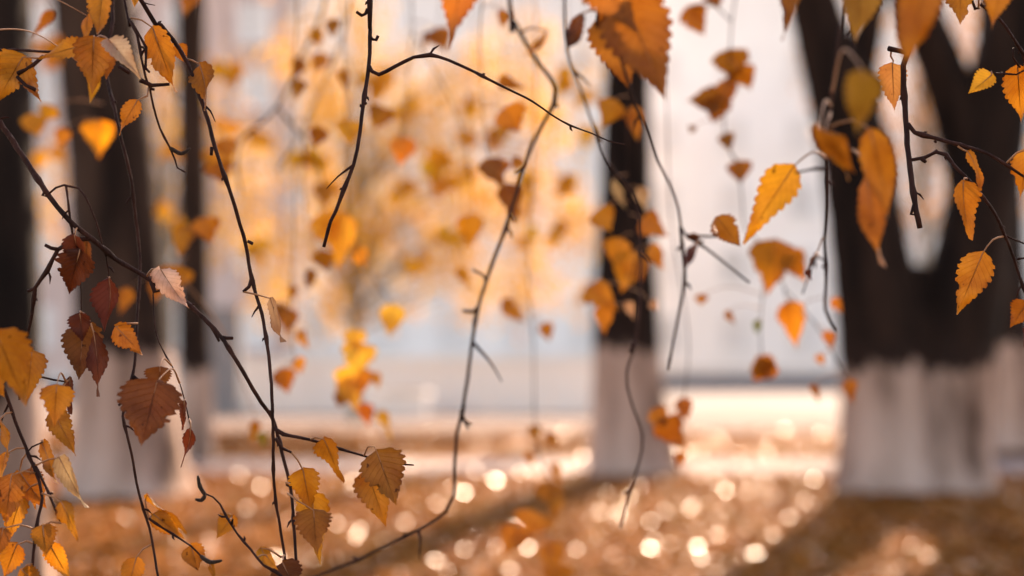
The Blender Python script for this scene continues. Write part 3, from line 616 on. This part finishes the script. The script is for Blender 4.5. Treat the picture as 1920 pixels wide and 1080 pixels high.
# --- middle
branch('sharp bare dark twig forking into a long thin curved side shoot', 1.0,
  [([(690, 0), (692, 50), (692, 100), (690, 130), (683, 180), (678, 220), (670, 280), (662, 310), (645, 355), (630, 395), (620, 415), (607, 463)], 9.5, 6),
   ([(691, 122), (697, 134), (710, 140), (740, 125), (775, 108), (805, 104), (840, 113), (890, 135), (950, 165), (1000, 190), (1035, 215), (1070, 235), (1110, 250), (1140, 264), (1172, 271)], 7, 2),
   ([(690, 17), (685, 26), (678, 29), (668, 22)], 6, 4), ([(693, 68), (699, 74), (706, 75), (709, 67)], 5, 4), ([(681, 196), (688, 193)], 4, 3), ([(681, 199), (675, 198)], 5, 4)], lout=(0, 0, .4))
branch('soft blurred brown twig bending through the middle and sweeping left over the litter', .80,
  [([(955, 0), (965, 40), (985, 80), (1010, 120), (1035, 150), (1043, 165), (1040, 195), (1020, 230), (1000, 270), (985, 310), (975, 345), (962, 385), (950, 425), (930, 475), (910, 530), (895, 580), (885, 640), (875, 710), (865, 770), (855, 815), (852, 860), (850, 930), (835, 960), (800, 985), (740, 1015), (670, 1050), (600, 1078), (540, 1105)], 9, 5),
   ([(912, 526), (904, 514), (886, 506)], 4, 3), ([(896, 578), (886, 585), (868, 583)], 6, 4), ([(864, 772), (872, 790), (884, 796)], 5, 3), ([(866, 780), (878, 804)], 4, 3), ([(985, 310), (976, 318), (966, 325)], 5, 3), ([(958, 400), (966, 414)], 4, 3)],
  [(1026, 58, 990, 110, 14, BR, {'roll': .8})], dslope=.05, lout=(0, 0, .35))
branch('large brown toothed leaves close together on a twig in front of the straight tree', .82,
  [([(1100, -90), (1125, -20), (1150, 60), (1172, 130), (1195, 200), (1215, 250), (1232, 300), (1255, 345), (1270, 390), (1276, 425), (1285, 440), (1310, 455), (1350, 485), (1405, 530)], 8, 4),
   ([(1276, 425), (1281, 480), (1283, 530), (1272, 590), (1262, 640), (1252, 695)], 6, 4), ([(1285, 440), (1300, 442), (1340, 443), (1346, 437)], 4, 2.5), ([(1120, -20), (1122, 20), (1118, 50)], 6, 4)],
  [(1172, 5, 1253, 188, 128, BR, {'roll': .15, 'd': -.02, 'fold': .15, 'bend': .05}), (1135, 30, 1188, 170, 92, BR, {'roll': .25, 'd': .01, 'fold': .1}), (1110, -60, 1190, 60, 90, BR, {'d': -.04, 'roll': .1}),
   (1086, 28, 1066, 107, 34, DB, {'roll': .5}), (870, -60, 843, 94, 66, BR, {'roll': .3, 'd': -.03, 'pet': [(1100, -90), (980, -100), (900, -80)]}),
   (1300, 462, 1285, 500, 22, RD, {'roll': .6}), (1298, 438, 1312, 464, 20, RD, {'roll': .7}), (1160, -10, 1120, 62, 50, BR, {'d': .0}), (1344, 408, 1388, 462, 54, BR, {'roll': .2, 'd': .05, 'pet': [(1344, 440), (1338, 420)]})], lout=(-.06, 0, .25))
branch('blurred thin twig hanging in front of the straight tree down to the sunny litter', .79,
  [([(1058, -20), (1060, 60), (1068, 115), (1090, 170), (1115, 240), (1140, 300), (1190, 370), (1200, 440), (1202, 520), (1192, 640), (1175, 700), (1183, 750), (1206, 815), (1198, 870), (1182, 920), (1163, 992)], 5, 4), ([(1115, 240), (1124, 255), (1120, 262)], 4, 3), ([(1190, 640), (1184, 660)], 8, 6)], lout=(0, 0, .3))

# --- right part, in focus
branch('stubby dark twig with a blunt broken end in the gap of the forked tree', 1.0,
  [([(1714, -10), (1708, 50), (1702, 98), (1693, 122), (1697, 180), (1702, 240), (1707, 300), (1713, 360), (1718, 395), (1725, 428)], 11, 9.5),
   ([(1702, 232), (1715, 248), (1750, 258), (1800, 272), (1850, 287), (1885, 308), (1930, 338)], 8, 4),
   ([(1709, 300), (1735, 295), (1755, 285), (1775, 290), (1790, 310), (1830, 350), (1865, 400), (1882, 440), (1900, 485), (1912, 520), (1930, 570)], 6, 5),
   ([(1700, 99), (1685, 95), (1666, 91)], 6, 7), ([(1714, 382), (1708, 402), (1719, 402)], 4, 4), ([(1728, 297), (1736, 304)], 6, 4), ([(1753, 264), (1755, 268)], 4, 2), ([(1752, 286), (1757, 281)], 4, 3), ([(1882, 440), (1897, 447), (1924, 458)], 3, 2), ([(1907, 486), (1926, 483)], 3, 2)],
  [(1673, 120, 1677, 207, 54, (.70, .34, .10), {'roll': .1, 'pet': [(1671, 94), (1670, 105), (1675, 114)], 'd': .008, 'fold': .1}),
   (1806, 340, 1807, 442, 44, OR, {'roll': -.5, 'bend': .3, 'fold': .5, 'd': -.01}), (1815, 283, 1812 + 38, 352, 20, OR, {'roll': .8, 'pet': [(1796, 274), (1806, 281)]}),
   (1843, 474, 1794, 590, 64, OR, {'roll': .05, 'pet': [(1882, 443), (1862, 449)], 'fold': .08, 'bend': .04}), (1928, 278, 1912, 374, 46, OR, {'roll': .3}),
   (1926, 566, 1898, 612, 46, BO, {'roll': .2}), (1932, 612, 1920, 650, 20, RD, {})], lout=(0, 0, .35))
branch('twig at the upper right corner carrying toothed orange leaves', .98,
  [([(1812, -30), (1840, 8), (1855, 20), (1875, 37), (1895, 65), (1912, 92), (1935, 120)], 6, 5), ([(1900, 90), (1899, 108), (1912, 126)], 3, 3), ([(1880, 138), (1868, 138), (1858, 134)], 3, 2), ([(1912, 92), (1924, 130), (1905, 140), (1880, 138)], 3, 3)],
  [(1802, -60, 1800, 48, 80, OR, {'roll': .1, 'fold': .12}), (1884, -40, 1857, 54, 44, OR, {'roll': .4, 'd': -.13}), (1908, 124, 1914, 232, 56, OR, {'roll': .2, 'fold': .15}),
   (1860, 140, 1816, 178, 40, (.72, .36, .04), {'roll': .2, 'bend': .35, 'fold': .5}), (1938, 100, 1925, 150, 30, OR, {})], lout=(0, 0, .3))
# --- right part, nearer than the focus plane
branch('soft blurred near twig with long hanging ochre leaves before the forked tree', .80,
  [([(1592, -50), (1583, 10), (1575, 70), (1566, 150), (1556, 240), (1556, 300), (1552, 400), (1546, 450), (1550, 520), (1548, 580), (1570, 620)], 6, 6), ([(1556, 238), (1580, 262), (1612, 300), (1626, 330)], 6, 4), ([(1556, 315), (1530, 316), (1492, 324)], 5, 3), ([(1590, 20), (1597, 60), (1602, 112)], 4, 3), ([(1548, 490), (1535, 482), (1524, 490), (1515, 520), (1505, 550)], 3, 2)],
  [(1500, -80, 1475, 84, 54, BO, {'roll': .5, 'd': -.03, 'pet': [(1592, -50), (1540, -95)]}), (1618, -50, 1605, 80, 76, (.40, .21, .03), {'roll': .1, 'd': -.02}), (1742, -60, 1704, 124, 72, OR, {'roll': .5, 'd': -.10, 'pet': [(1592, -50), (1660, -90)]}),
   (1622, 135, 1606, 255, 58, (.30, .165, .022), {'roll': .2, 'd': -.14}), (1536, 238, 1604, 314, 40, OR, {'roll': .6, 'd': -.06}), (1632, 242, 1668, 408, 64, OR, {'roll': .3, 'd': -.04, 'fold': .2}), (1624, 330, 1648, 494, 46, OR, {'roll': .5, 'd': -.03}),
   (1488, 312, 1394, 458, 76, (.74, .30, .03), {'roll': .2, 'd': .06, 'fold': .2, 'bend': .12}), (1545, 250, 1600, 320, 20, BO, {'roll': .9, 'd': -.05}), (1529, 484, 1514, 502, 10, RD, {'roll': .9, 'd': .05}), (1514, 505, 1520, 526, 15, RD, {'roll': .6, 'd': .05})], lout=(0, 0, .2))
# --- layers of hanging sprays beyond the focus plane
MG = None
branch('blurred spray of rust brown leaves hanging against the pale sky beside the forked tree', 1.72,
  [([(1380, -60), (1372, 40), (1368, 110), (1362, 180), (1358, 250), (1372, 290), (1385, 310), (1392, 380), (1398, 430), (1440, 470), (1470, 540), (1478, 570)], 3, 2), ([(1372, 40), (1340, 10), (1300, 12)], 2, 2), ([(1440, 470), (1426, 600), (1428, 670)], 2, 2), ([(1470, 540), (1530, 610), (1580, 700), (1600, 740)], 2, 2)],
  [(1368, 95, 1378, 152, 62, BO, {'roll': 0}), (1384, 128, 1408, 168, 46, BO), (1360, 150, 1366, 200, 36, BO), (1352, 188, 1284, 190, 44, BO), (1348, 182, 1336, 230, 46, BO), (1362, 250, 1372, 288, 26, BO), (1384, 304, 1388, 346, 42, BO, {'roll': 0}), (1290, 14, 1320, 68, 44, OR), (1330, -20, 1350, 16, 40, BO), (1300, 236, 1294, 250, 14, BO),
   (1452, 452, 1438, 556, 76, BO, {'roll': 0}), (1478, 470, 1512, 530, 42, BO), (1478, 566, 1493, 652, 46, BO, {'roll': 0}), (1446, 674, 1412, 716, 44, BO, {'roll': .1}), (1420, 672, 1448, 714, 44, BO), (1316, 552, 1314, 572, 22, OR), (1364, 582, 1376, 608, 14, BR, {'roll': .6}), (1422, 600, 1418, 626, 14, (.10, .12, .03)),
   (1550, 620, 1560, 660, 20, BO), (1524, 720, 1536, 756, 16, BO), (1592, 712, 1600, 760, 24, BO), (1536, 665, 1544, 685, 16, BO), (1560, 560, 1580, 590, 18, BO)], detail=0, lout=(0, 0, .5))
branch('blurred cluster of orange leaves lit against the dark bark of the straight tree', 1.62,
  [([(1190, -60), (1186, 60), (1180, 180), (1176, 300), (1180, 400), (1192, 470), (1180, 540), (1150, 600)], 3, 2)],
  [(1186, 200, 1196, 265, 30, OR), (1150, 188, 1128, 240, 44, OR), (1120, 395, 1146, 434, 46, OR, {'roll': 0}), (1205, 412, 1252, 446, 44, OR), (1160, 448, 1152, 502, 46, OR), (1186, 474, 1164, 550, 60, OR, {'roll': 0}), (1220, 460, 1246, 508, 26, OR), (1204, 480, 1202, 530, 24, BO), (1106, 536, 1160, 584, 48, OR, {'roll': 0}), (1132, 575, 1134, 628, 32, OR), (1148, 338, 1176, 390, 18, TA, {'roll': .8}), (1200, 350, 1216, 400, 20, TA, {'roll': .7}), (1176, 566, 1190, 600, 18, TA), (1222, 566, 1232, 584, 18, TA)], detail=0, lout=(0, 0, .5))
branch('blurred yellow leaves, coloured as if sunlit, bunched on a thread of twig above the footpath', 1.8,
  [([(640, -60), (645, 60), (650, 240), (655, 420), (668, 560), (668, 640), (672, 720), (690, 780)], 2.5, 1.5), ([(655, 420), (700, 520), (735, 572)], 2, 1.5)],
  [(664, 618, 668, 665, 38, (.92, .48, .07)), (672, 645, 664, 715, 58, (.92, .48, .07), {'roll': 0}), (680, 690, 676, 745, 34, (.80, .34, .04)), (652, 710, 670, 775, 46, (.92, .48, .07), {'roll': 0}), (640, 738, 634, 766, 24, BO), (684, 755, 692, 800, 26, (.75, .2, .03)), (660, 690, 646, 760, 44, (.92, .48, .07)), (735, 572, 730, 632, 44, (.92, .48, .07), {'roll': 0}), (700, 700, 710, 730, 20, (.80, .34, .04)), (716, 770, 734, 826, 18, (.92, .48, .07), {'roll': .7}),  # yellows raised well above the other leaves: sunlight put into the colour
   (610, 400, 624, 470, 52, (.80, .34, .04)), (646, 400, 632, 515, 46, (.80, .34, .04)), (604, 470, 612, 512, 36, BO), (652, 225, 656, 275, 44, (.80, .34, .04)), (714, 200, 702, 245, 46, BO), (584, 505, 578, 545, 20, BO), (668, 470, 690, 500, 30, (.80, .34, .04))], detail=0, lout=(0, 0, .55))
branch('sparse blurred spray with small orange leaves in front of the pale wall', 1.75,
  [([(560, -60), (556, 60), (548, 200), (552, 400), (545, 560), (548, 640), (552, 680)], 2.2, 1.5)],
  [(528, 692, 540, 738, 40, BO, {'roll': 0}), (556, 672, 566, 702, 24, OR), (540, 580, 542, 628, 36, OR), (562, 620, 578, 656, 18, OR, {'roll': .6}), (524, 570, 522, 600, 26, BO), (550, 536, 546, 566, 14, OR), (600, 240, 588, 275, 34, BO), (626, 36, 622, 70, 24, BO), (564, 150, 552, 190, 22, BO)], detail=0, lout=(0, 0, .5))
branch('blurred orange leaves scattered on a thin twig over the golden young tree', 1.9,
  [([(770, -60), (772, 60), (760, 180), (756, 260), (768, 330)], 2.2, 1.5), ([(772, 60), (850, 200), (880, 320), (885, 400)], 2, 1.5)],
  [(758, 258, 752, 310, 44, (.75, .22, .03), {'roll': 0}), (884, 402, 880, 468, 46, OR, {'roll': 0}), (712, 205, 722, 240, 30, OR), (818, 55, 836, 100, 44, BO), (800, 60, 792, 96, 12, BO), (640, 130, 650, 170, 20, YE), (862, 500, 880, 540, 22, YE)], detail=0, lout=(0, 0, .5))
branch('blurred brown and orange leaf cluster beside the bending brown twig', 1.6,
  [([(905, -60), (900, 80), (905, 200), (918, 300), (940, 360), (955, 400)], 2.4, 1.6)],
  [(908, 300, 948, 352, 40, BR), (945, 300, 930, 340, 30, OR), (952, 345, 966, 420, 40, BO), (975, 296, 962, 320, 24, OR), (945, 205, 975, 250, 56, OR), (935, 150, 985, 166, 24, BO), (948, 20, 938, 55, 24, OR)], detail=0, lout=(0, 0, .5))
branch('few blurred small orange leaves on a hair thin twig over the pale building', 1.95,
  [([(1000, -60), (1004, 100), (1000, 300), (990, 500), (1000, 640), (1002, 780), (1012, 860), (1040, 920), (1030, 1000), (1040, 1090)], 2.2, 2)],
  [(940, 565, 986, 606, 28, OR, {'roll': .2}), (1022, 606, 1030, 640, 26, OR), (1002, 798, 1004, 826, 24, OR), (1030, 812, 1046, 840, 20, OR), (988, 848, 1000, 876, 20, OR), (1040, 868, 1048, 910, 16, OR), (1030, 906, 1030, 950, 46, BO, {'roll': 0}), (1046, 930, 1036, 985, 30, OR), (1004, 962, 992, 1010, 66, OR, {'roll': 0}), (972, 990, 946, 1042, 56, OR), (1030, 1018, 1040, 1085, 44, OR), (1050, 1060, 1048, 1110, 50, OR), (985, 1000, 960, 1020, 30, YE)], detail=0, lout=(0, 0, .5))
branch('blurred three lobed cluster of ochre leaves low before the straight tree foot', 1.75,
  [([(1240, -60), (1250, 200), (1258, 420), (1290, 620), (1286, 720), (1278, 790), (1276, 850)], 2, 1.6)],
  [(1224, 768, 1252, 800, 36, BO), (1278, 748, 1288, 790, 30, BO), (1244, 784, 1286, 842, 54, BO, {'roll': 0}), (1278, 848, 1272, 880, 18, BO)], detail=0, lout=(0, 0, .5))
branch('blurred orange leaves on a thin twig over the dark leaning tree', 1.75,
  [([(300, -60), (240, 60), (200, 160), (190, 225)], 2.4, 1.8), ([(240, 60), (330, 180), (420, 250), (428, 320)], 2, 1.6)],
  [(186, 228, 186, 298, 54, (.70, .26, .02), {'roll': 0}), (424, 262, 430, 306, 38, OR), (410, 305, 420, 345, 50, BO), (120, 240, 112, 280, 26, OR), (360, -20, 346, 30, 34, OR), (60, 215, 70, 260, 40, YE), (100, 200, 76, 225, 34, YE)], detail=0, lout=(0, 0, .5))
branch('blurred orange leaves hanging beside the slim tree above the thick black branch', 1.7,
  [([(380, -60), (372, 100), (368, 300), (365, 430), (352, 480), (340, 520)], 2.4, 1.8)],
  [(344, 425, 336, 485, 36, OR, {'roll': 0}), (384, 410, 396, 458, 50, OR, {'roll': 0}), (332, 500, 318, 545, 60, OR), (300, 520, 290, 570, 30, OR), (240, 540, 226, 590, 26, OR), (480, 790, 470, 830, 18, BO), (490, 810, 496, 840, 18, OL)], detail=0, lout=(0, 0, .5))

branch('blurred grey brown twig arching across the pinkish building beside the slim tree', 2.1,
  [([(612, -40), (592, 50), (562, 110), (535, 175), (500, 222), (452, 262), (444, 310), (452, 360)], 7, 4), ([(520, 200), (556, 245), (590, 290), (606, 350), (600, 420)], 4, 2.5), ([(664, -30), (640, 70), (600, 170), (570, 240), (520, 320)], 4, 2.5), ([(570, 240), (566, 330), (575, 420)], 3, 2)],
  [(604, 100, 590, 140, 30, OR), (590, 52, 600, 92, 26, YE), (566, 110, 550, 150, 26, BO), (606, 345, 612, 392, 34, OR), (600, 415, 590, 450, 30, OR)], detail=0, lout=(0, 0, .5))
# --- a further curtain of sprays: alike, told apart by place only
rs = random.Random(55)
for (px, dep, y1, nl) in ((575, 2.9, 300, 6), (640, 3.4, 520, 9), (700, 3.0, 440, 6), (760, 3.6, 520, 9), (825, 3.1, 460, 9), (880, 3.7, 560, 9), (935, 3.2, 330, 6), (990, 3.6, 520, 9), (1050, 3.0, 480, 9), (1095, 3.7, 560, 9), (470, 3.5, 560, 9), (420, 3.1, 420, 8), (320, 3.7, 440, 10), (80, 3.4, 330, 9)):
    pts = [(px + 12 * math.sin(k * 1.3 + px), -60 + (y1 + 60) * k / 5) for k in range(6)]
    lv = []
    for k in range(nl):
        if k % 3 == 0: f = 1 - rs.random() ** 1.2 * .85; cx, cy = px + rs.uniform(-14, 14), -40 + (y1 + 30) * f
        x = cx + rs.uniform(-16, 16); y = cy + rs.uniform(-12, 22); a = rs.uniform(-.9, .9); L = rs.uniform(30, 44) * 3.2 / dep
        lv.append((x, y, x + math.sin(a) * L, y + math.cos(a) * L, L * rs.uniform(.6, .8), rs.choice(((.72, .34, .03), (.8, .42, .04), (.8, .36, .03), (.7, .28, .03))), {'d': rs.uniform(-.05, .05)}))  # hues brightened to stand in for sun on the shaded sprays
    branch('thin blurred spray of small yellow and orange leaves in the distant leaf curtain', dep, [(pts, 1.8, 1.2)], lv, detail=0, lout=(0, 0, .6), group='distant leaf curtain')
